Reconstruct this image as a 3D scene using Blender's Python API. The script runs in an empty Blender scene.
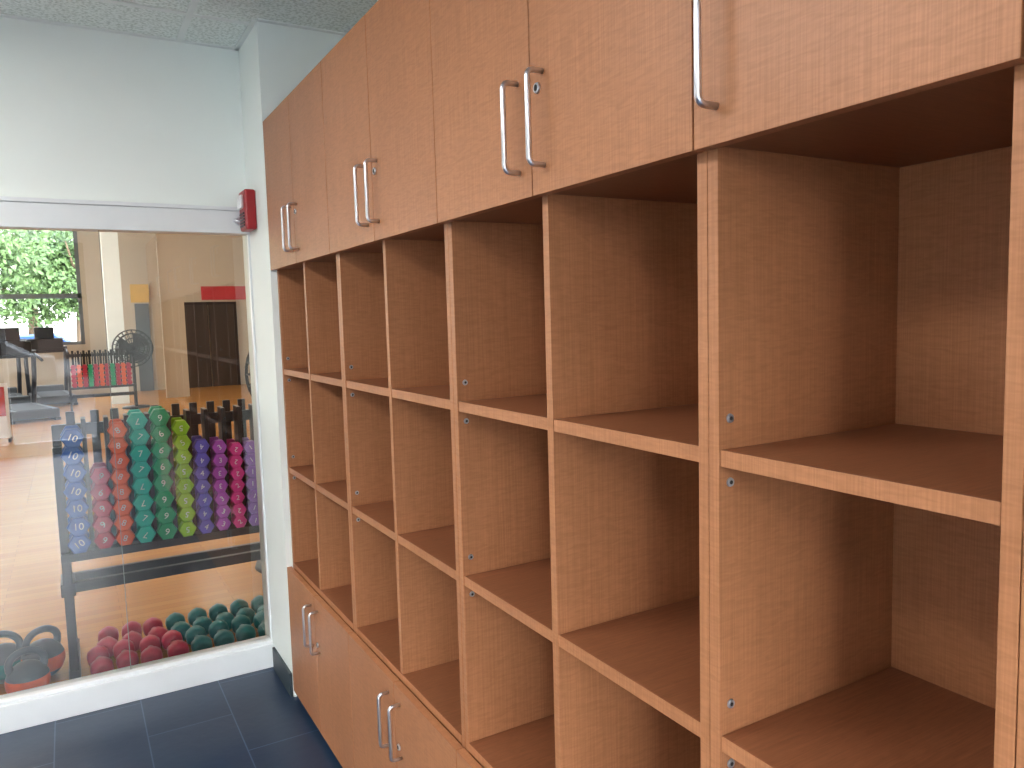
import bpy, bmesh, math, random
from mathutils import Matrix, Vector
random.seed(4)
S = bpy.context.scene
S.view_settings.view_transform = 'Standard'
S.view_settings.exposure = 0.74
COL = S.collection

# ------------------------------------------------------------------ helpers
def new_mat(name):
    m = bpy.data.materials.new(name); m.use_nodes = True
    nt = m.node_tree; b = nt.nodes['Principled BSDF']
    return m, nt, b

def simple(name, col, rough=.5, metal=0.0, var=.06, vscale=6.0, spec=.5, bump=0.0):
    m, nt, b = new_mat(name)
    tc = nt.nodes.new('ShaderNodeTexCoord')
    n = nt.nodes.new('ShaderNodeTexNoise'); n.inputs['Scale'].default_value = vscale
    n.inputs['Detail'].default_value = 3
    nt.links.new(tc.outputs['Object'], n.inputs['Vector'])
    r = nt.nodes.new('ShaderNodeValToRGB')
    r.color_ramp.elements[0].position = .3; r.color_ramp.elements[1].position = .7
    r.color_ramp.elements[0].color = [c*(1-var) for c in col]+[1]
    r.color_ramp.elements[1].color = [min(1, c*(1+var)) for c in col]+[1]
    nt.links.new(n.outputs['Fac'], r.inputs['Fac'])
    nt.links.new(r.outputs['Color'], b.inputs['Base Color'])
    b.inputs['Roughness'].default_value = rough
    b.inputs['Metallic'].default_value = metal
    b.inputs['Specular IOR Level'].default_value = spec
    if bump:
        bp = nt.nodes.new('ShaderNodeBump'); bp.inputs['Strength'].default_value = bump
        bp.inputs['Distance'].default_value = .002
        nt.links.new(n.outputs['Fac'], bp.inputs['Height']); nt.links.new(bp.outputs['Normal'], b.inputs['Normal'])
    return m

def emit(name, col, s):
    m, nt, b = new_mat(name)
    b.inputs['Base Color'].default_value = (*col, 1)
    b.inputs['Emission Color'].default_value = (*col, 1)
    b.inputs['Emission Strength'].default_value = s
    return m

def laminate(name, base, ripple_axis='Z', dark=.88):
    m, nt, b = new_mat(name)
    L = nt.links.new
    tc = nt.nodes.new('ShaderNodeTexCoord')
    def noise(scale, det=2.0, dist=0.0):
        mp = nt.nodes.new('ShaderNodeMapping'); mp.inputs['Scale'].default_value = scale
        L(tc.outputs['Object'], mp.inputs['Vector'])
        n = nt.nodes.new('ShaderNodeTexNoise'); n.inputs['Scale'].default_value = 1
        n.inputs['Detail'].default_value = det; n.inputs['Distortion'].default_value = dist
        L(mp.outputs['Vector'], n.inputs['Vector']); return n
    if ripple_axis == 'Z':
        rip = noise((30, 30, 170), 1.5, .9); grain = noise((480, 480, 6), 2)
    else:
        rip = noise((30, 170, 30), 1.5, .9); grain = noise((6, 480, 6), 2)
    big = noise((5, 5, 2.0), 2)
    def ramp(src, a, bcol, p0, p1):
        r = nt.nodes.new('ShaderNodeValToRGB')
        r.color_ramp.elements[0].position = p0; r.color_ramp.elements[1].position = p1
        r.color_ramp.elements[0].color = (a, a*.98, a*.96, 1); r.color_ramp.elements[1].color = (bcol, bcol, bcol, 1)
        L(src.outputs['Fac'], r.inputs['Fac']); return r
    r1 = ramp(rip, dark, 1.04, .28, .64)
    r2 = ramp(grain, .88, 1.05, .35, .65)
    r3 = ramp(big, .94, 1.04, .3, .7)
    def mul(a, bb):
        x = nt.nodes.new('ShaderNodeMix'); x.data_type = 'RGBA'; x.blend_type = 'MULTIPLY'
        x.inputs['Factor'].default_value = 1
        if isinstance(a, tuple): x.inputs['A'].default_value = a
        else: L(a, x.inputs['A'])
        L(bb.outputs['Color'], x.inputs['B']); return x.outputs['Result']
    c = mul((*base, 1), r1); c = mul(c, r2); c = mul(c, r3)
    L(c, b.inputs['Base Color'])
    b.inputs['Roughness'].default_value = .42
    b.inputs['Specular IOR Level'].default_value = .35
    return m

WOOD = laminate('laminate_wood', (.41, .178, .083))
WOODH_SHADED = laminate('laminate_wood_horizontal_shaded', (.235, .088, .040), 'Y')  # same laminate, with the shade on shelves put into a darker base colour
NICKEL = simple('brushed_nickel', (.66, .66, .70), .28, 1.0, .05, 80)
DARKHOLE = simple('keyhole_dark', (.02, .02, .02), .5)
WHITE = simple('painted_wall_white', (.86, .91, .88), .6, var=.02, vscale=3, bump=.05)
GYMW = simple('gym_wall_cream', (.52, .43, .32), .6, var=.03, vscale=2)
ALU = simple('anodised_aluminium', (.78, .81, .83), .35, .1, .02, 10)
BLACK = simple('black_powder_coat', (.008, .008, .010), .35, .2, .1, 40)
RUBBER = simple('black_rubber', (.02, .022, .025), .6)
SLATE = simple('kettlebell_slate', (.07, .10, .13), .45)
BASEB = simple('baseboard_rubber', (.03, .045, .055), .45)
RED = simple('fire_alarm_red', (.34, .010, .016), .35)
WHITEP = simple('white_plastic', (.8, .8, .8), .4)
TBAR = simple('ceiling_tbar', (.80, .84, .82), .5)

def mesh_obj(name, bm, mats, parent=None, bevel=0, smooth=False):
    me = bpy.data.meshes.new(name); bm.to_mesh(me); bm.free()
    if not isinstance(mats, (list, tuple)): mats = [mats]
    for m in mats: me.materials.append(m)
    if smooth:
        for p in me.polygons: p.use_smooth = True
    o = bpy.data.objects.new(name, me); COL.objects.link(o)
    if parent: o.parent = parent
    if bevel:
        md = o.modifiers.new('bevel', 'BEVEL'); md.width = bevel; md.segments = 2; md.limit_method = 'ANGLE'
    return o

def box(bm, x0, x1, y0, y1, z0, z1, mi=0):
    vs = [bm.verts.new(p) for p in ((x0,y0,z0),(x1,y0,z0),(x1,y1,z0),(x0,y1,z0),(x0,y0,z1),(x1,y0,z1),(x1,y1,z1),(x0,y1,z1))]
    for f in ((0,3,2,1),(4,5,6,7),(0,1,5,4),(1,2,6,5),(2,3,7,6),(3,0,4,7)):
        fc = bm.faces.new([vs[i] for i in f]); fc.material_index = mi

def bobj(name, boxes, mats, parent=None, bevel=0):
    bm = bmesh.new()
    for b in boxes: box(bm, *b)
    return mesh_obj(name, bm, mats, parent, bevel)

def tube(bm, pts, r, seg=12, mi=0, caps=True):
    pts = [Vector(p) for p in pts]; rings = []
    rr = r if isinstance(r, (list, tuple)) else [r]*len(pts)
    prev = None
    for i, p in enumerate(pts):
        if i == 0: t = pts[1]-p
        elif i == len(pts)-1: t = p-pts[i-1]
        else: t = (pts[i+1]-p).normalized()+(p-pts[i-1]).normalized()
        t.normalize()
        if prev is None:
            a = Vector((0, 0, 1)) if abs(t.z) < .9 else Vector((1, 0, 0))
            n = t.cross(a).normalized()
        else:
            n = (prev - t*prev.dot(t)).normalized()
        prev = n; b = t.cross(n)
        rings.append([bm.verts.new(p+(n*math.cos(2*math.pi*k/seg)+b*math.sin(2*math.pi*k/seg))*rr[i]) for k in range(seg)])
    for i in range(len(rings)-1):
        for k in range(seg):
            f = bm.faces.new((rings[i][k], rings[i][(k+1)%seg], rings[i+1][(k+1)%seg], rings[i+1][k]))
            f.material_index = mi; f.smooth = True
    if caps:
        f = bm.faces.new(rings[0][::-1]); f.material_index = mi
        f = bm.faces.new(rings[-1]); f.material_index = mi

def ring(bm, c, R, r, axis='Y', seg=32, s2=6, mi=0):
    c = Vector(c); rs = []
    for i in range(seg):
        a = 2*math.pi*i/seg
        if axis == 'Y': d = Vector((math.cos(a), 0, math.sin(a))); e = Vector((0, 1, 0))
        elif axis == 'X': d = Vector((0, math.cos(a), math.sin(a))); e = Vector((1, 0, 0))
        else: d = Vector((math.cos(a), math.sin(a), 0)); e = Vector((0, 0, 1))
        rs.append([bm.verts.new(c+d*(R+r*math.cos(2*math.pi*k/s2))+e*r*math.sin(2*math.pi*k/s2)) for k in range(s2)])
    for i in range(seg):
        for k in range(s2):
            f = bm.faces.new((rs[i][k], rs[(i+1)%seg][k], rs[(i+1)%seg][(k+1)%s2], rs[i][(k+1)%s2]))
            f.smooth = True; f.material_index = mi

def empty(name, loc=(0,0,0)):
    e = bpy.data.objects.new(name, None); e.location = loc; e.empty_display_size = .1
    COL.objects.link(e); return e

def area(name, loc, rot, sx, sy, power, col):
    l = bpy.data.lights.new(name, 'AREA'); l.shape = 'RECTANGLE'; l.size = sx; l.size_y = sy; l.energy = power; l.color = col
    o = bpy.data.objects.new(name, l); o.location = loc; o.rotation_euler = rot; COL.objects.link(o); return o

# ------------------------------------------------------------------ key dimensions (metres)
D = .70            # door front plane (x)
CF = .724          # carcass front plane
CB = 1.098         # inner back
YG = 3.409         # glazed wall plane
CEIL = 2.6575
YP = 3.053         # pier front / cabinet end
BAY = .386
T = .0185
EYE = 1.52

# ------------------------------------------------------------------ room shell
m, nt, b = new_mat('slate_tile_floor'); L = nt.links.new
tc = nt.nodes.new('ShaderNodeTexCoord'); sp = nt.nodes.new('ShaderNodeSeparateXYZ'); L(tc.outputs['Object'], sp.inputs[0])
ad = nt.nodes.new('ShaderNodeMath'); ad.operation = 'ADD'; ad.inputs[1].default_value = -.16+30; L(sp.outputs['X'], ad.inputs[0])
ad2 = nt.nodes.new('ShaderNodeMath'); ad2.operation = 'ADD'; ad2.inputs[1].default_value = 30.25; L(sp.outputs['Y'], ad2.inputs[0])
cb = nt.nodes.new('ShaderNodeCombineXYZ'); L(ad2.outputs[0], cb.inputs['X']); L(ad.outputs[0], cb.inputs['Y'])
br = nt.nodes.new('ShaderNodeTexBrick'); L(cb.outputs[0], br.inputs['Vector'])
br.inputs['Scale'].default_value = 1; br.inputs['Brick Width'].default_value = .6; br.inputs['Row Height'].default_value = .3
br.inputs['Mortar Size'].default_value = .0022; br.inputs['Mortar Smooth'].default_value = .1
br.inputs['Color1'].default_value = (.009, .025, .056, 1); br.inputs['Color2'].default_value = (.014, .033, .070, 1)
br.inputs['Mortar'].default_value = (.06, .10, .17, 1)
L(br.outputs['Color'], b.inputs['Base Color'])
n = nt.nodes.new('ShaderNodeTexNoise'); n.inputs['Scale'].default_value = 25; n.inputs['Detail'].default_value = 5
L(tc.outputs['Object'], n.inputs['Vector'])
bp = nt.nodes.new('ShaderNodeBump'); bp.inputs['Strength'].default_value = .25; bp.inputs['Distance'].default_value = .003
L(n.outputs['Fac'], bp.inputs['Height']); L(bp.outputs['Normal'], b.inputs['Normal'])
b.inputs['Roughness'].default_value = .36
TILE = m

m, nt, b = new_mat('gym_maple_floor'); L = nt.links.new
tc = nt.nodes.new('ShaderNodeTexCoord'); sp = nt.nodes.new('ShaderNodeSeparateXYZ'); L(tc.outputs['Object'], sp.inputs[0])
ad = nt.nodes.new('ShaderNodeMath'); ad.operation = 'ADD'; ad.inputs[1].default_value = 40; L(sp.outputs['X'], ad.inputs[0])
cb = nt.nodes.new('ShaderNodeCombineXYZ'); L(ad.outputs[0], cb.inputs['X']); L(sp.outputs['Y'], cb.inputs['Y'])
br = nt.nodes.new('ShaderNodeTexBrick'); L(cb.outputs[0], br.inputs['Vector'])
br.inputs['Scale'].default_value = 1; br.inputs['Brick Width'].default_value = 1.1; br.inputs['Row Height'].default_value = .065
br.inputs['Mortar Size'].default_value = .0012
br.inputs['Color1'].default_value = (.56, .26, .070, 1); br.inputs['Color2'].default_value = (.47, .205, .052, 1)
br.inputs['Mortar'].default_value = (.26, .11, .035, 1)
L(br.outputs['Color'], b.inputs['Base Color']); b.inputs['Roughness'].default_value = .26
MAPLE = m

m, nt, b = new_mat('acoustic_tile'); L = nt.links.new
tc = nt.nodes.new('ShaderNodeTexCoord')
n = nt.nodes.new('ShaderNodeTexNoise'); n.inputs['Scale'].default_value = 90; n.inputs['Detail'].default_value = 6
L(tc.outputs['Object'], n.inputs['Vector'])
r = nt.nodes.new('ShaderNodeValToRGB'); r.color_ramp.elements[0].position = .38; r.color_ramp.elements[1].position = .55
r.color_ramp.elements[0].color = (.62, .68, .64, 1); r.color_ramp.elements[1].color = (.86, .92, .89, 1)
L(n.outputs['Fac'], r.inputs['Fac']); L(r.outputs['Color'], b.inputs['Base Color']); b.inputs['Roughness'].default_value = .9
ACT = m

XL = -3.4; YR = -4.0
bobj('floor', [(XL-.1, 1.25, YR-.1, YG+.1, -.1, 0)], TILE)
bobj('floor_gym', [(-9, 5.1, YG+.1, 20.1, -.1, 0)], MAPLE)
bobj('ceiling', [(XL-.1, 1.25, YR-.1, YG, CEIL, CEIL+.08)], ACT)
bobj('wall_right', [(1.12, 1.25, YR-.1, YG, 0, CEIL)], WHITE)
bobj('wall_pier', [(D, 1.12, YP+.002, YG, 0, CEIL)], WHITE)
bobj('wall_back', [(-9, 5.1, YG, YG+.14, 2.006, 4.3), (D, 5.1, YG, YG+.14, 0, 2.006), (-9, XL, YG, YG+.14, 0, 2.006)], WHITE)
bobj('wall_left', [(XL-.12, XL, YR, YG, 0, CEIL)], WHITE)
bobj('wall_rear', [(XL, 1.12, YR-.12, YR, 0, .1), (XL, 1.12, YR-.12, YR, 2.62, CEIL), (.3, 1.12, YR-.12, YR, .1, 2.62), (XL, -2.55, YR-.12, YR, .1, 2.62)], WHITE)
fr = []
for x in (-2.55, -1.62, -.68, .25): fr.append((x, x+.05, YR-.09, YR-.03, .1, 2.62))
fr += [(-2.55, .3, YR-.09, YR-.03, .1, .15), (-2.55, .3, YR-.09, YR-.03, 2.57, 2.62)]
bobj('window_1', fr, ALU)
g = []
y = YG-.31
while y > YR: g.append((XL, 1.12, y-.012, y+.012, CEIL-.004, CEIL+.001)); y -= .61
x = .47
while x > XL: g.append((x-.012, x+.012, YR, YG, CEIL-.0045, CEIL+.001)); x -= .61
g.append((XL, D, YG-.022, YG, CEIL-.005, CEIL+.001)); g.append((D, 1.12, YP-.02, YP+.002, CEIL-.005, CEIL+.001))
g.append((D-.02, D, YP, YG, CEIL-.005, CEIL+.001))
bobj('trim_ceiling_grid', g, TBAR)
e = empty('ceiling_sprinkler', (-.01, 2.98, CEIL))
bm = bmesh.new(); tube(bm, [(0,0,0),(0,0,-.012)], .04, 20); tube(bm, [(0,0,-.01),(0,0,-.06)], .011, 12)
tube(bm, [(0,0,-.06),(0,0,-.064)], .022, 16); mesh_obj('sprinkler_body', bm, ALU, e)
bobj('baseboard_pier', [(D-.012, D-.0005, YP+.004, YG-.05, 0, .10)], BASEB, bevel=.003)
# added fill lamps shaped as troffers, out of view, to brighten walls and doors
LG2 = emit('fill_troffer_diffuser', (1,.97,.93), 2.0)
for (x, y, pw) in ((-1.055, 1.88, 26), (-1.055, .66, 12), (-1.055, -1.78, 12)):
    e = empty('fill_troffer', (x, y, CEIL))
    bobj('fill_troffer_rim', [(-.30,-.27,-.60,.60,-.012,-.005),(.27,.30,-.60,.60,-.012,-.005),(-.27,.27,-.60,-.57,-.012,-.005),(-.27,.27,.57,.60,-.012,-.005)], WHITEP, e)
    bobj('fill_diffuser', [(-.27,.27,-.57,.57,-.009,-.005)], LG2, e)
    area('fill_troffer_light', (x, y, CEIL-.02), (0,0,0), .52, 1.12, pw, (1,.97,.93))

# ------------------------------------------------------------------ glass partition
m, nt, b = new_mat('window_glass'); L = nt.links.new
out = nt.nodes['Material Output']; nt.nodes.remove(b)
tr = nt.nodes.new('ShaderNodeBsdfTransparent'); tr.inputs['Color'].default_value = (.86, .89, .87, 1)
gl = nt.nodes.new('ShaderNodeBsdfGlossy'); gl.inputs['Roughness'].default_value = .0
fz = nt.nodes.new('ShaderNodeFresnel'); fz.inputs['IOR'].default_value = 2.0
mx = nt.nodes.new('ShaderNodeMixShader'); L(fz.outputs[0], mx.inputs['Fac']); L(tr.outputs[0], mx.inputs[1]); L(gl.outputs[0], mx.inputs[2])
L(mx.outputs[0], out.inputs['Surface'])
GLASS = m
e = empty('glass_partition')
bobj('header_rail', [(XL, D-.001, YG-.025, YG+.06, 1.897, 1.990), (XL, D-.001, YG-.033, YG+.06, 1.990, 2.006)], ALU, e, .002)
bobj('bottom_rail', [(XL, D-.001, YG-.03, YG+.05, 0, .105), (XL, D-.001, YG-.018, YG+.05, .105, .12)], ALU, e, .002)
bobj('end_channel', [(D-.008, D-.001, YG-.012, YG+.03, .12, 1.897)], ALU, e)
bm = bmesh.new()
for xa, xb in ((XL, -1.142), (-1.138, .133), (.137, D-.008)):
    vs = [bm.verts.new(p) for p in ((xa, YG+.012, .118), (xb, YG+.012, .118), (xb, YG+.012, 1.90), (xa, YG+.012, 1.90))]
    bm.faces.new(vs)
mesh_obj('glass_panes', bm, GLASS, e)
bobj('glass_joint', [(.1340, .1365, YG+.009, YG+.016, .118, 1.898), (-1.1425, -1.1375, YG+.009, YG+.016, .118, 1.898)], simple('silicone_joint', (.22,.25,.24), .4), e)
bm = bmesh.new(); tube(bm, [(.655, YG-.024, 1.945), (.655, YG-.06, 1.945)], .016, 20); tube(bm, [(.63,YG-.055,1.945),(.69,YG-.055,1.945)], .006, 10)
mesh_obj('header_lock', bm, NICKEL, e)

# ------------------------------------------------------------------ fire alarm
e = empty('fire_alarm')
bobj('alarm_housing', [(D-.045, D-.001, 3.235, 3.355, 1.90, 2.06)], RED, e, .008)
bobj('alarm_lens', [(D-.058, D-.044, 3.262, 3.328, 1.985, 2.04)], WHITEP, e, .005)
bobj('alarm_grille', [(D-.049, D-.044, 3.255+.0*i, 3.335, 1.915+.012*i, 1.921+.012*i) for i in range(5)], BLACK, e)

# ------------------------------------------------------------------ locker cabinets
def handle(parent, y, z0, z1):
    bm = bmesh.new(); x0, x1 = D, D-.030; r = .0048; pts = [(x0, y, z0)]
    rad = .011
    for k in range(6):
        a = k/5*math.pi/2
        pts.append((x1+rad-rad*math.sin(a), y, z0+rad-rad*math.cos(a)))
    for k in range(6):
        a = k/5*math.pi/2
        pts.append((x1+rad-rad*math.cos(a), y, z1-rad+rad*math.sin(a)))
    pts.append((x0, y, z1)); tube(bm, pts, r, 12)
    return mesh_obj('bar_handle', bm, NICKEL, parent)

def lock(parent, y, z):
    bm = bmesh.new(); tube(bm, [(D, y, z), (D-.004, y, z)], [.0095, .008], 20)
    tube(bm, [(D-.0035, y, z), (D-.0042, y, z)], .0055, 16, 1)
    box(bm, D-.0050, D-.0040, y-.0008, y+.0008, z-.004, z+.004, 1)
    return mesh_obj('cam_lock', bm, [NICKEL, DARKHOLE], parent)

Z_UT, Z_UB = 2.283, 1.722
SH = (1.339, .949); CBZ = .562; ST = .0225
SCREW = simple('screw_zinc', (.42, .43, .47), .3, .6, .05, 80)
def unit(y1, nb):
    y0 = y1-nb*BAY
    e = empty('locker_cabinet')
    e2 = .0006
    b = [(CF, CB+.015, y1-T, y1-e2, .045, Z_UT-.004), (CF, CB+.015, y0+e2, y0+T, .045, Z_UT-.004)]
    b.append((CB, CB+.015, y0+T, y1-T, .045, Z_UT-.004))
    divs = [y0+BAY*k for k in range(1, nb)]
    for yd in divs: b.append((CF+.001, CB, yd-T/2, yd+T/2, CBZ-.005, Z_UB+.01))
    bobj('carcass', b, WOOD, e, .0008)
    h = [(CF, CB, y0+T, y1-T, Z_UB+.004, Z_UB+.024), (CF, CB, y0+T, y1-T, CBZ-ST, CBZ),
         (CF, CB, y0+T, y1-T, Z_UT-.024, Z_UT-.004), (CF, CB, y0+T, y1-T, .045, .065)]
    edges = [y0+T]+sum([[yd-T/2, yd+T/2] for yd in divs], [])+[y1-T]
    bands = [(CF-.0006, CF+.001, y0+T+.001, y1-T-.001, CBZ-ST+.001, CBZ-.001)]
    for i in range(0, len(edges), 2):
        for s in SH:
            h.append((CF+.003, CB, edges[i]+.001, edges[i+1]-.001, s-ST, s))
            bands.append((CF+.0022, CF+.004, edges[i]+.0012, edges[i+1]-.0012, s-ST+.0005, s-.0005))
    bobj('shelves', h, WOODH_SHADED, e, .0008)
    bobj('edge_banding', bands, WOOD, e)
    bobj('toe_kick', [(CF+.05, CB, y0+.002, y1-.002, 0, .045)], BASEB, e)
    bm = bmesh.new()
    for s in SH:
        for dz in (.040, -.045):
            for yy, sg in ((y1-T, -1), (y0+T, 1)):
                z = s+dz
                tube(bm, [(CF+.020, yy, z), (CF+.020, yy+sg*.0025, z)], [.0064, .0056], 16)
                tube(bm, [(CF+.020, yy+sg*.0024, z), (CF+.020, yy+sg*.0029, z)], .0028, 8, 1)
    mesh_obj('connector_screws', bm, [SCREW, DARKHOLE], e)
    gp = .0015
    for k in range(nb):
        ya, yb = y0+k*BAY, y0+(k+1)*BAY
        bobj('upper_door', [(D, D+.0195, ya+gp, yb-gp, Z_UB, Z_UT)], WOOD, e, .0008)
        bobj('lower_door', [(D, D+.0195, ya+gp, yb-gp, .03, .543)], WOOD, e, .0008)
        hy = yb-.040 if (nb == 1 or k == 0) else ya+.040
        handle(e, hy, Z_UB+.045, Z_UB+.195); handle(e, hy, .543-.195, .543-.045)
    if nb == 2:
        lock(e, y0+BAY-.024, Z_UB+.172); lock(e, y0+BAY-.024, .543-.172)
    return e
y = YP
for nb in (2, 2, 2, 1, 2, 2):
    unit(y, nb); y -= nb*BAY

# ------------------------------------------------------------------ dumbbells
def dcol(name, c): return simple(name, c, .38, 0, .05, 60)
PAL = {'blue': (.003,.10,.48), 'red': (.46,.015,.05), 'orange': (.80,.12,.025), 'teal': (.005,.46,.37), 'green': (.0,.33,.14),
       'lime': (.30,.58,.01), 'violet': (.12,.10,.56), 'magenta': (.46,.07,.54), 'pink': (.80,.04,.31), 'lilac': (.32,.14,.58), 'dteal': (.0,.14,.14)}
DM = {k: dcol('vinyl_'+k, v) for k, v in PAL.items()}
TXT = simple('number_paint', (.85,.85,.85), .5)

def hexhead(bm, c, r, y0, y1, rot=0.0, mi=0, ch=.13):
    prof = [(y0, r*(1-ch)), (y0+.004, r), (y1-.004, r), (y1, r*(1-ch))]
    rs = []
    for yy, rr in prof:
        rs.append([bm.verts.new((c[0]+rr*math.cos(rot+k*math.pi/3), yy, c[1]+rr*math.sin(rot+k*math.pi/3))) for k in range(6)])
    for i in range(3):
        for k in range(6):
            f = bm.faces.new((rs[i][k], rs[i+1][k], rs[i+1][(k+1)%6], rs[i][(k+1)%6])); f.material_index = mi
    f = bm.faces.new(rs[0]); f.material_index = mi
    f = bm.faces.new(rs[-1][::-1]); f.material_index = mi

def dumbbell_rack(name, loc, cols, rotz=0.0, texts=True):
    e = empty(name, loc); e.rotation_euler = (0, 0, rotz)
    W0, W1 = -.085, .90
    BZ = .573
    b = [(W0, W0+.035, .02, .07, .03, 1.02), (W1-.035, W1, .02, .07, .03, 1.02),
         (W0-.005, W0+.04, -.06, .42, 0, .045), (W1-.04, W1+.005, -.06, .42, 0, .045),
         (W0, W1, .0, .20, BZ-.045, BZ-.008), (W0+.035, W1-.035, .03, .06, .385, .43),
         (W0+.035, W1-.035, .17, .20, .385, .43),
         (W0, W0+.035, .165, .205, .03, 1.10), (W1-.035, W1, .165, .205, .03, 1.10),
         (W0, W1, .165, .20, .82, .86), (W0, W1, .165, .20, 1.05, 1.10), (W0-.01, W0+.045, .02, .20, .375, .43)]
    xs = [c[1] for c in cols]
    for i in range(len(xs)-1):
        xm = (xs[i]+xs[i+1])/2
        b.append((xm-.009, xm+.009, .06, .165, BZ-.01, 1.13))
    for x in xs: b.append((x-.017, x+.017, .172, .19, BZ-.01, 1.155))
    bobj('rack_frame', b, BLACK, e, .003)
    for cname, x, n_, pitch, label in cols:
        bm = bmesh.new(); r = pitch/math.sqrt(3)
        tcu = None
        for i in range(n_):
            z = BZ-.008+pitch*(i+.5)
            jx = random.uniform(-.003, .003); jy = random.uniform(-.008, .008)
            hexhead(bm, (x+jx, z), r*1.0, -.005+jy, .045+jy)
            hexhead(bm, (x+jx, z), r*1.0, .135+jy, .162)
            tube(bm, [(x+jx, .045+jy, z), (x+jx, .135+jy, z)], .014, 10)
            if texts:
                if tcu is None:
                    tcu = bpy.data.curves.new('number_'+label, 'FONT'); tcu.body = label; tcu.size = r*.95
                    tcu.extrude = .0004; tcu.align_x = 'CENTER'; tcu.align_y = 'CENTER'; tcu.materials.append(TXT)
                t = bpy.data.objects.new('weight_number', tcu); COL.objects.link(t); t.parent = e
                t.matrix_local = Matrix.Translation((x+jx, -.0062+jy, z)) @ Matrix.Rotation(random.choice((0, math.pi, .4, -.5, math.pi+.3)), 4, 'Y') @ Matrix.Rotation(math.pi/2, 4, 'X')
        mesh_obj('dumbbells_'+cname, bm, DM[cname], e)
    return e

cols = [('blue', -.011, 7, .076, '10'), ('red', .084, 5, .071, '9'), ('orange', .163, 8, .068, '8'), ('teal', .245, 8, .0725, '7'),
        ('green', .330, 8, .0735, '6'), ('lime', .418, 8, .066, '5'), ('violet', .495, 7, .062, '4'), ('magenta', .572, 7, .060, '3'),
        ('pink', .645, 7, .0575, '2'), ('lilac', .715, 7, .0575, '1'), ('violet', .79, 6, .0575, '1')]
dumbbell_rack('dumbbell_rack', (0, 3.70, 0), cols)

cols2 = [(('red', 'orange', 'red', 'green')[i % 4], .08*i, 5, .072, '5') for i in range(11)]
dumbbell_rack('dumbbell_rack', (.06, 14.2, 0), cols2, texts=False)

def floor_dumbbell(cname, x, y, z, ang, r=.047):
    bm = bmesh.new()
    for s in (-1, 1):
        prof = [(.035, .35), (.040, .86), (.055, 1.0), (.085, 1.0), (.100, .86), (.106, .5)]
        rs = []
        for d, k in prof:
            rs.append([bm.verts.new((s*d, r*k*math.cos(a*math.pi/6)*(1 if a % 2 else .955), r*k*math.sin(a*math.pi/6)*(1 if a % 2 else .955))) for a in range(12)])
        for i in range(len(rs)-1):
            for k in range(12):
                q = (rs[i][k], rs[i][(k+1)%12], rs[i+1][(k+1)%12], rs[i+1][k])
                f = bm.faces.new(q if s > 0 else q[::-1]); f.smooth = True
        bm.faces.new(rs[-1] if s > 0 else rs[-1][::-1])
    tube(bm, [(-.045, 0, 0), (0, 0, 0), (.045, 0, 0)], [.013, .016, .013], 12)
    o = mesh_obj('dumbbell', bm, DM[cname]); o.location = (x, y, z); o.rotation_euler = (0, 0, ang)
for row, yy in ((0, 3.76), (1, 3.99)):
    for i in range(8):
        x = .03+i*.102+row*.04
        if x > .84: continue
        cn = 'red' if x < .34 else 'dteal'
        floor_dumbbell(cn, x, yy+random.uniform(-.01, .01), .047, math.pi/2+random.uniform(-.08, .08))

def kettlebell(x, y, r, cname, ang=0):
    e = empty('kettlebell', (x, y, 0)); e.rotation_euler = (0, 0, ang)
    bm = bmesh.new()
    pr = []
    for i in range(13):
        a = -math.pi/2+math.pi*i/12; z = r*.93+r*math.sin(a); z = max(z, 0.0); pr.append((r*math.cos(a), z))
    rs = [[bm.verts.new((max(p, .001)*math.cos(t*math.pi/12), max(p, .001)*math.sin(t*math.pi/12), z)) for t in range(24)] for p, z in pr]
    for i in range(12):
        for t in range(24):
            f = bm.faces.new((rs[i][t], rs[i][(t+1)%24], rs[i+1][(t+1)%24], rs[i+1][t])); f.smooth = True
            f.material_index = 1 if 4 <= i < 7 else 0
    mesh_obj('bell_body', bm, [SLATE, DM[cname]], e)
    bm = bmesh.new(); pts = []
    for i in range(17):
        a = math.pi*(-.12+1.24*i/16); pts.append((r*.78*math.cos(a), 0, r*1.85+r*.62*math.sin(a)))
    pts = [(r*.60, 0, r*1.25)]+pts+[(-r*.60, 0, r*1.25)]
    tube(bm, pts, [.018]*2+[.015]*15+[.018]*2, 10); mesh_obj('bell_handle', bm, SLATE, e)
kettlebell(-.235, 3.66, .082, 'orange', .2); kettlebell(-.33, 3.90, .085, 'dteal', -.3)
kettlebell(-.185, 3.86, .085, 'orange', .5); kettlebell(-.46, 3.70, .09, 'red', .1)

# ------------------------------------------------------------------ gym beyond the glass
YF = 20.0
bobj('wall_gym_far', [(-9, 5.1, YF, YF+.2, 0, 1.15), (.36, 5.1, YF, YF+.2, 1.15, 4.3), (-9, .36, YF, YF+.2, 4.0, 4.3)], GYMW)
bobj('wall_gym_right', [(5.0, 5.1, YG+.14, YF, 0, 4.3)], GYMW)
bobj('wall_gym_left', [(-9.1, -9, YG+.14, YF, 0, 1.0), (-9.1, -9, YG+.14, YF, 3.6, 4.3), (-9.1, -9, YG+.14, 9, 1.0, 3.6), (-9.1, -9, 16.5, YF, 1., 3.6)], GYMW)
bobj('ceiling_gym', [(-9.1, 5.1, YG+.14, YF+.2, 4.3, 4.4)], simple('gym_ceiling', (.6,.6,.58), .8))
fr = [(-9+1.85*i, -8.93+1.85*i, YF+.05, YF+.12, 1.15, 4.0) for i in range(5)]
fr += [(-9, .36, YF+.03, YF+.14, 1.15, 1.22), (-9, .36, YF+.03, YF+.14, 2.20, 2.30), (-9, .36, YF+.03, YF+.14, 3.92, 4.0), (.28, .36, YF+.03, YF+.14, 1.15, 4.0)]
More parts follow.
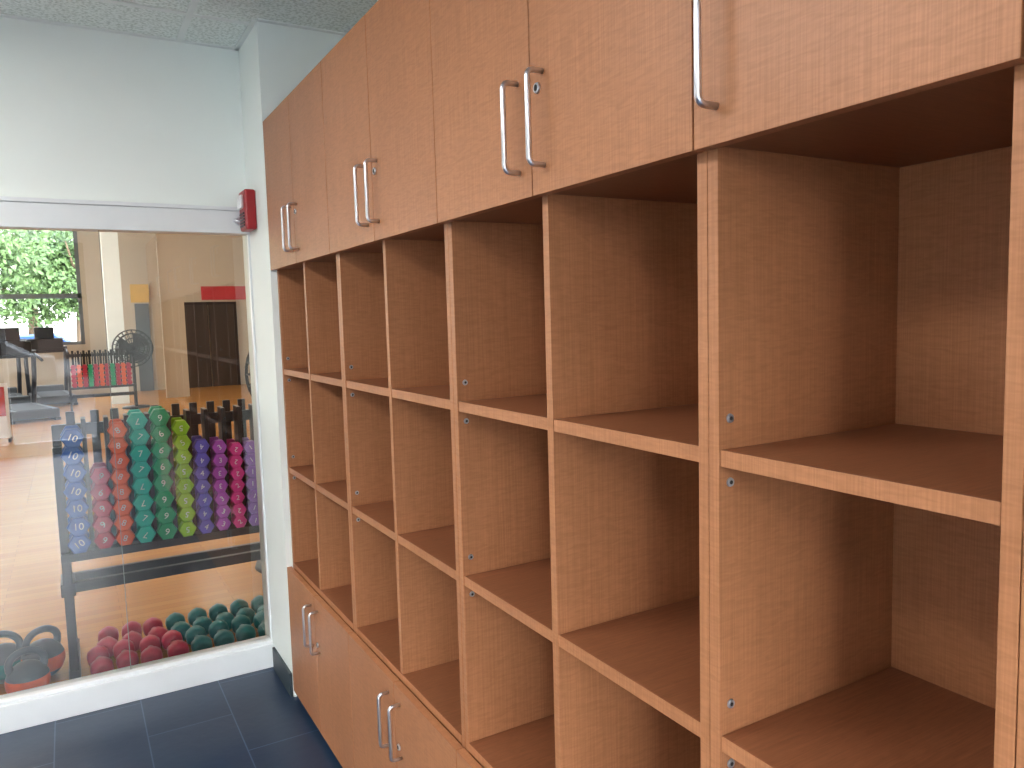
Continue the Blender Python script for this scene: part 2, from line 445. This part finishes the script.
bobj('window_2', fr, simple('dark_frame', (.12,.13,.14), .4))
bobj('wall_gym_column', [(.70, 1.0, 17.0, 17.35, 0, 4.3)], WHITE)
bobj('wall_gym_partition', [(1.75, 2.2, 17.6, 17.75, 0, 4.3)], GYMW)
DOORB = simple('door_dark', (.025,.02,.018), .3); YEL = simple('yellow_paint', (.70,.42,.08), .5)
e = empty('door_1')
bobj('door_leaf', [(2.45, 3.02, YF-.05, YF-.005, 0, 2.0), (3.04, 3.62, YF-.05, YF-.005, 0, 2.0)], DOORB, e)
bobj('door_frame', [(2.38, 2.45, YF-.07, YF-.002, 0, 2.07), (3.62, 3.69, YF-.07, YF-.002, 0, 2.07), (2.38, 3.69, YF-.07, YF-.002, 2.0, 2.07)], BLACK, e)
bobj('wall_gym_red_panel', [(2.9, 4.2, YF-.03, YF-.002, 2.12, 2.45)], simple('red_paint', (.5,.03,.04), .5))
e = empty('door_2')
bobj('door_leaf', [(1.42, 1.72, YF-.05, YF-.005, 0, 2.05)], simple('door_grey', (.10,.11,.12), .4), e)
bobj('door_transom', [(1.35, 1.74, YF-.06, YF-.005, 2.08, 2.5)], YEL, e)

def fan(x, y, zc, R, rot):
    e = empty('pedestal_fan', (x, y, 0)); e.rotation_euler = (0, 0, rot)
    bm = bmesh.new(); tube(bm, [(0,.06,0),(0,.06,.03),(0,.06,.05)], [.24,.23,.05], 28); tube(bm, [(0,.06,.04),(0,.06,zc-.05)], .025, 12)
    tube(bm, [(0,.16,zc),(0,-.02,zc)], [.07,.08], 16); mesh_obj('fan_stand', bm, BLACK, e)
    bm = bmesh.new()
    for yy, kk in ((-.09,.3),(-.085,.55),(-.07,.8),(-.03,1),(.03,1),(.07,.8)): ring(bm, (0,yy,zc), R*kk, .010, 'Y', 36, 5)
    for i in range(24):
        a = i*math.pi/12; c, s = math.cos(a), math.sin(a)
        tube(bm, [(R*k2*c, yy, zc+R*k2*s) for yy, k2 in ((-.092,.12),(-.09,.3),(-.085,.55),(-.07,.8),(-.03,1),(.03,1),(.07,.8),(.09,.2))], .006, 4)
    mesh_obj('fan_cage', bm, BLACK, e)
    bm = bmesh.new()
    for j in range(3):
        g2 = []
        for i in range(6):
            for s in (0, 1):
                rr = R*(.15+.75*i/5); a = j*2*math.pi/3+(.0 if s == 0 else 1.3)+.25*i/5
                g2.append(bm.verts.new((rr*math.cos(a), (-.03 if s == 0 else .03), zc+rr*math.sin(a))))
        for i in range(5): bm.faces.new((g2[2*i], g2[2*i+1], g2[2*i+3], g2[2*i+2]))
    mesh_obj('fan_blades', bm, RUBBER, e)
fan(1.05, 15.9, 1.12, .34, .1)
fan(1.17, 4.75, 1.22, .27, .3)

GREY = simple('machine_grey', (.04,.045,.05), .4)
def treadmill(x, y, rot=0):
    e = empty('treadmill', (x, y, 0)); e.rotation_euler = (0,0,rot)
    bobj('deck', [(-.36,.36,-.9,.75,.05,.20),(-.3,.3,.72,.95,.03,.32)], GREY, e, .02)
    bobj('belt', [(-.25,.25,-.88,.7,.2,.206)], RUBBER, e)
    bm = bmesh.new()
    for s in (-1,1):
        tube(bm, [(s*.34,.72,.15),(s*.36,.62,.7),(s*.36,.55,1.15)], .04, 10)
        tube(bm, [(s*.36,.55,1.1),(s*.36,.3,1.05),(s*.36,.0,.98)], .025, 10)
        box(bm, s*.33-.04, s*.33+.04, -.88, .9, 0, .05)
    tube(bm, [(-.36,.57,1.05),(.36,.57,1.05)], .03, 10)
    mesh_obj('uprights', bm, BLACK, e)
    bobj('console', [(-.33,.33,.5,.62,1.08,1.32),(-.18,.18,.56,.61,1.32,1.56)], BLACK, e, .02)
for i, xx in enumerate((-.35, -1.2, -2.05)): treadmill(xx, 18.3, .1)
for i, xx in enumerate((-.75, -1.7)): treadmill(xx, 15.6, .25)
e = empty('sandwich_board', (-1.05, 12.5, 0))
bobj('board_panel', [(-.3,.3,0,.03,.05,.8)], WHITEP, e); bobj('board_print', [(-.26,.26,-.006,0,.35,.75)], simple('poster_red',(.5,.04,.04),.5), e)
bobj('board_legs', [(-.3,-.27,-.15,.2,0,.05),(.27,.3,-.15,.2,0,.05)], BLACK, e)

# ------------------------------------------------------------------ outdoors
bobj('ground_outside', [(-60, 60, YF+.3, 90, -.3, -.1), (-60, 60, -60, YR-.2, -.3, -.1)], simple('outdoor_asphalt', (.08,.08,.078), .8, vscale=.5))
bobj('lawn', [(-60, 60, 30, 34, -.1, .05)], simple('grass', (.08,.16,.04), .9, vscale=3, var=.3))
LEAF = simple('leaves', (.06,.105,.03), .6, var=.5, vscale=1.5); BARK = simple('bark', (.12,.08,.05), .9)
def tree(x, y, h, R, n_=5200, lo=.35):
    e = empty('tree', (x, y, -.1))
    bm = bmesh.new(); tube(bm, [(0,0,0),(.1,0,h*.4),(0,.1,h*.75)], [.28,.2,.08], 10)
    for i in range(7):
        a = i*.9; tube(bm, [(.05,0,h*.3+i*.3),(R*.6*math.cos(a),R*.6*math.sin(a),h*.5+i*.35)], [.09,.03], 6)
    mesh_obj('trunk', bm, BARK, e)
    bm = bmesh.new()
    blobs = [(random.uniform(-R,R)*.7, random.uniform(-R,R)*.7, h*random.uniform(lo,.95), random.uniform(.5,1)*R*.5) for _ in range(18)]
    for _ in range(n_):
        bx, by, bz, brd = random.choice(blobs)
        d = Vector((random.gauss(0,1), random.gauss(0,1), random.gauss(0,1))).normalized()*brd*random.uniform(.6,1)
        c = Vector((bx,by,bz))+d; u = Vector((random.gauss(0,1), random.gauss(0,1), random.gauss(0,1))).normalized()
        v = u.orthogonal().normalized(); s = random.uniform(.08,.17)
        bm.faces.new([bm.verts.new(c+p) for p in (-u*s, v*s*.6, u*s, -v*s*.6)])
    mesh_obj('foliage', bm, LEAF, e)
for x, y, h, R in ((-3.5, 38, 7.5, 3.2), (.6, 41, 7.5, 3.0), (-9, 40, 9, 3.4), (-15, 42, 8, 3), (-1.4, 44, 8.5, 3.2), (-5.5, 46, 9, 3.4), (-7.5, -21, 7, 2.6)): tree(x, y, h, R)
for x, y, h, R in ((-2.2, -20, 5.6, 2.2), (.6, -23, 6.0, 2.4), (-4.6, -24, 6.5, 2.4), (-1.2, -26, 6.6, 2.6)): tree(x, y, h, R, 8000, .36)
def car(x, y, mat):
    e = empty('parked_car', (x, y, -.1))
    prof = [(-2.1,.35),(-2.15,.75),(-1.9,.95),(-1.25,1.0),(-.6,1.45),(.9,1.48),(1.6,1.05),(2.1,.95),(2.15,.4)]
    bm = bmesh.new()
    A = [bm.verts.new((px_, -.85, pz)) for px_, pz in prof]; B = [bm.verts.new((px_, .85, pz)) for px_, pz in prof]
    bm.faces.new(A); bm.faces.new(B[::-1])
    for i in range(len(prof)): j = (i+1) % len(prof); bm.faces.new((A[j], A[i], B[i], B[j]))
    mesh_obj('car_body', bm, mat, e, .05)
    bm = bmesh.new()
    for sx in (-1.35,1.35):
        for sy in (-.8,.8): tube(bm, [(sx,sy-.1,.33),(sx,sy+.1,.33)], .33, 20)
    mesh_obj('wheels', bm, RUBBER, e)
    bobj('side_windows', [(-.75,.2,-.87,.87,1.03,1.36),(.28,1.1,-.87,.87,1.03,1.36)], DARKHOLE, e)
CARB = simple('car_blue', (.02,.06,.2), .3); CARS = simple('car_silver', (.25,.25,.25), .3)
car(-1.2, 27, CARB); car(-6.5, 27, CARS); car(-2.4, -15, CARS); car(3.0, -15, CARB)
e = empty('distant_building', (-2, -42, 0))
bobj('building_walls', [(-26, 26, -4, 0, -.1, 4.2)], simple('building_brick', (.16,.11,.09), .8), e)
bobj('building_windows', [(-24+3*i, -22.2+3*i, 0, .05, 1.0, 2.6) for i in range(16)], DARKHOLE, e)

# ------------------------------------------------------------------ light
w = bpy.data.worlds.new('sky'); S.world = w; w.use_nodes = True
nt = w.node_tree; bg = nt.nodes['Background']
tc = nt.nodes.new('ShaderNodeTexCoord'); sp = nt.nodes.new('ShaderNodeSeparateXYZ'); nt.links.new(tc.outputs['Generated'], sp.inputs[0])
r = nt.nodes.new('ShaderNodeValToRGB'); nt.links.new(sp.outputs['Z'], r.inputs['Fac'])
r.color_ramp.elements[0].color = (1,.98,.95,1); r.color_ramp.elements[1].color = (.66,.80,1,1)
nt.links.new(r.outputs['Color'], bg.inputs['Color'])
# hazy sky, strengthened toward -y to light the faces turned that way
mr = nt.nodes.new('ShaderNodeMapRange'); mr.inputs['From Min'].default_value = .2; mr.inputs['From Max'].default_value = -1.0
mr.inputs['To Min'].default_value = 3.5; mr.inputs['To Max'].default_value = 27.0
nt.links.new(sp.outputs['Y'], mr.inputs['Value']); nt.links.new(mr.outputs['Result'], bg.inputs['Strength'])

LG = emit('gym_fill_diffuser', (1,.95,.85), 3)  # added fill lamps for the gym, out of view, built as ceiling fixtures
for i, (x, y) in enumerate(((-1.5, 6.0), (2.0, 6.0), (-1.5, 10.5), (2.2, 10.5), (-1.5, 15), (2.2, 15))):
    e = empty('gym_fill_luminaire', (x, y, 4.3))
    bobj('gym_fill_housing', [(-.32,.32,-.62,.62,-.06,0)], WHITEP, e); bobj('fill_diffuser', [(-.29,.29,-.59,.59,-.066,-.06)], LG, e)
    area('gym_fill_light', (x, y, 4.22), (0,0,0), .56, 1.16, 32 if y < 8 else 17, (1,.92,.80))
sun = bpy.data.lights.new('sun', 'SUN'); sun.energy = 1.8; sun.angle = .02
so = bpy.data.objects.new('sun', sun); so.rotation_euler = (math.radians(38), 0, math.radians(-150)); so.location = (0,30,20); COL.objects.link(so)

# ------------------------------------------------------------------ camera
cam = bpy.data.cameras.new('camera'); cam.sensor_width = 36; cam.lens = 36*765/1024; cam.clip_start = .02; cam.clip_end = 300
co = bpy.data.objects.new('camera', cam); COL.objects.link(co)
R = Matrix(((.86405, .0680, -.49881), (-.50268, .06255, -.86222), (-.02744, .99572, .08821)))
co.matrix_world = Matrix.Translation((0, 0, EYE)) @ R.to_4x4()
S.camera = co
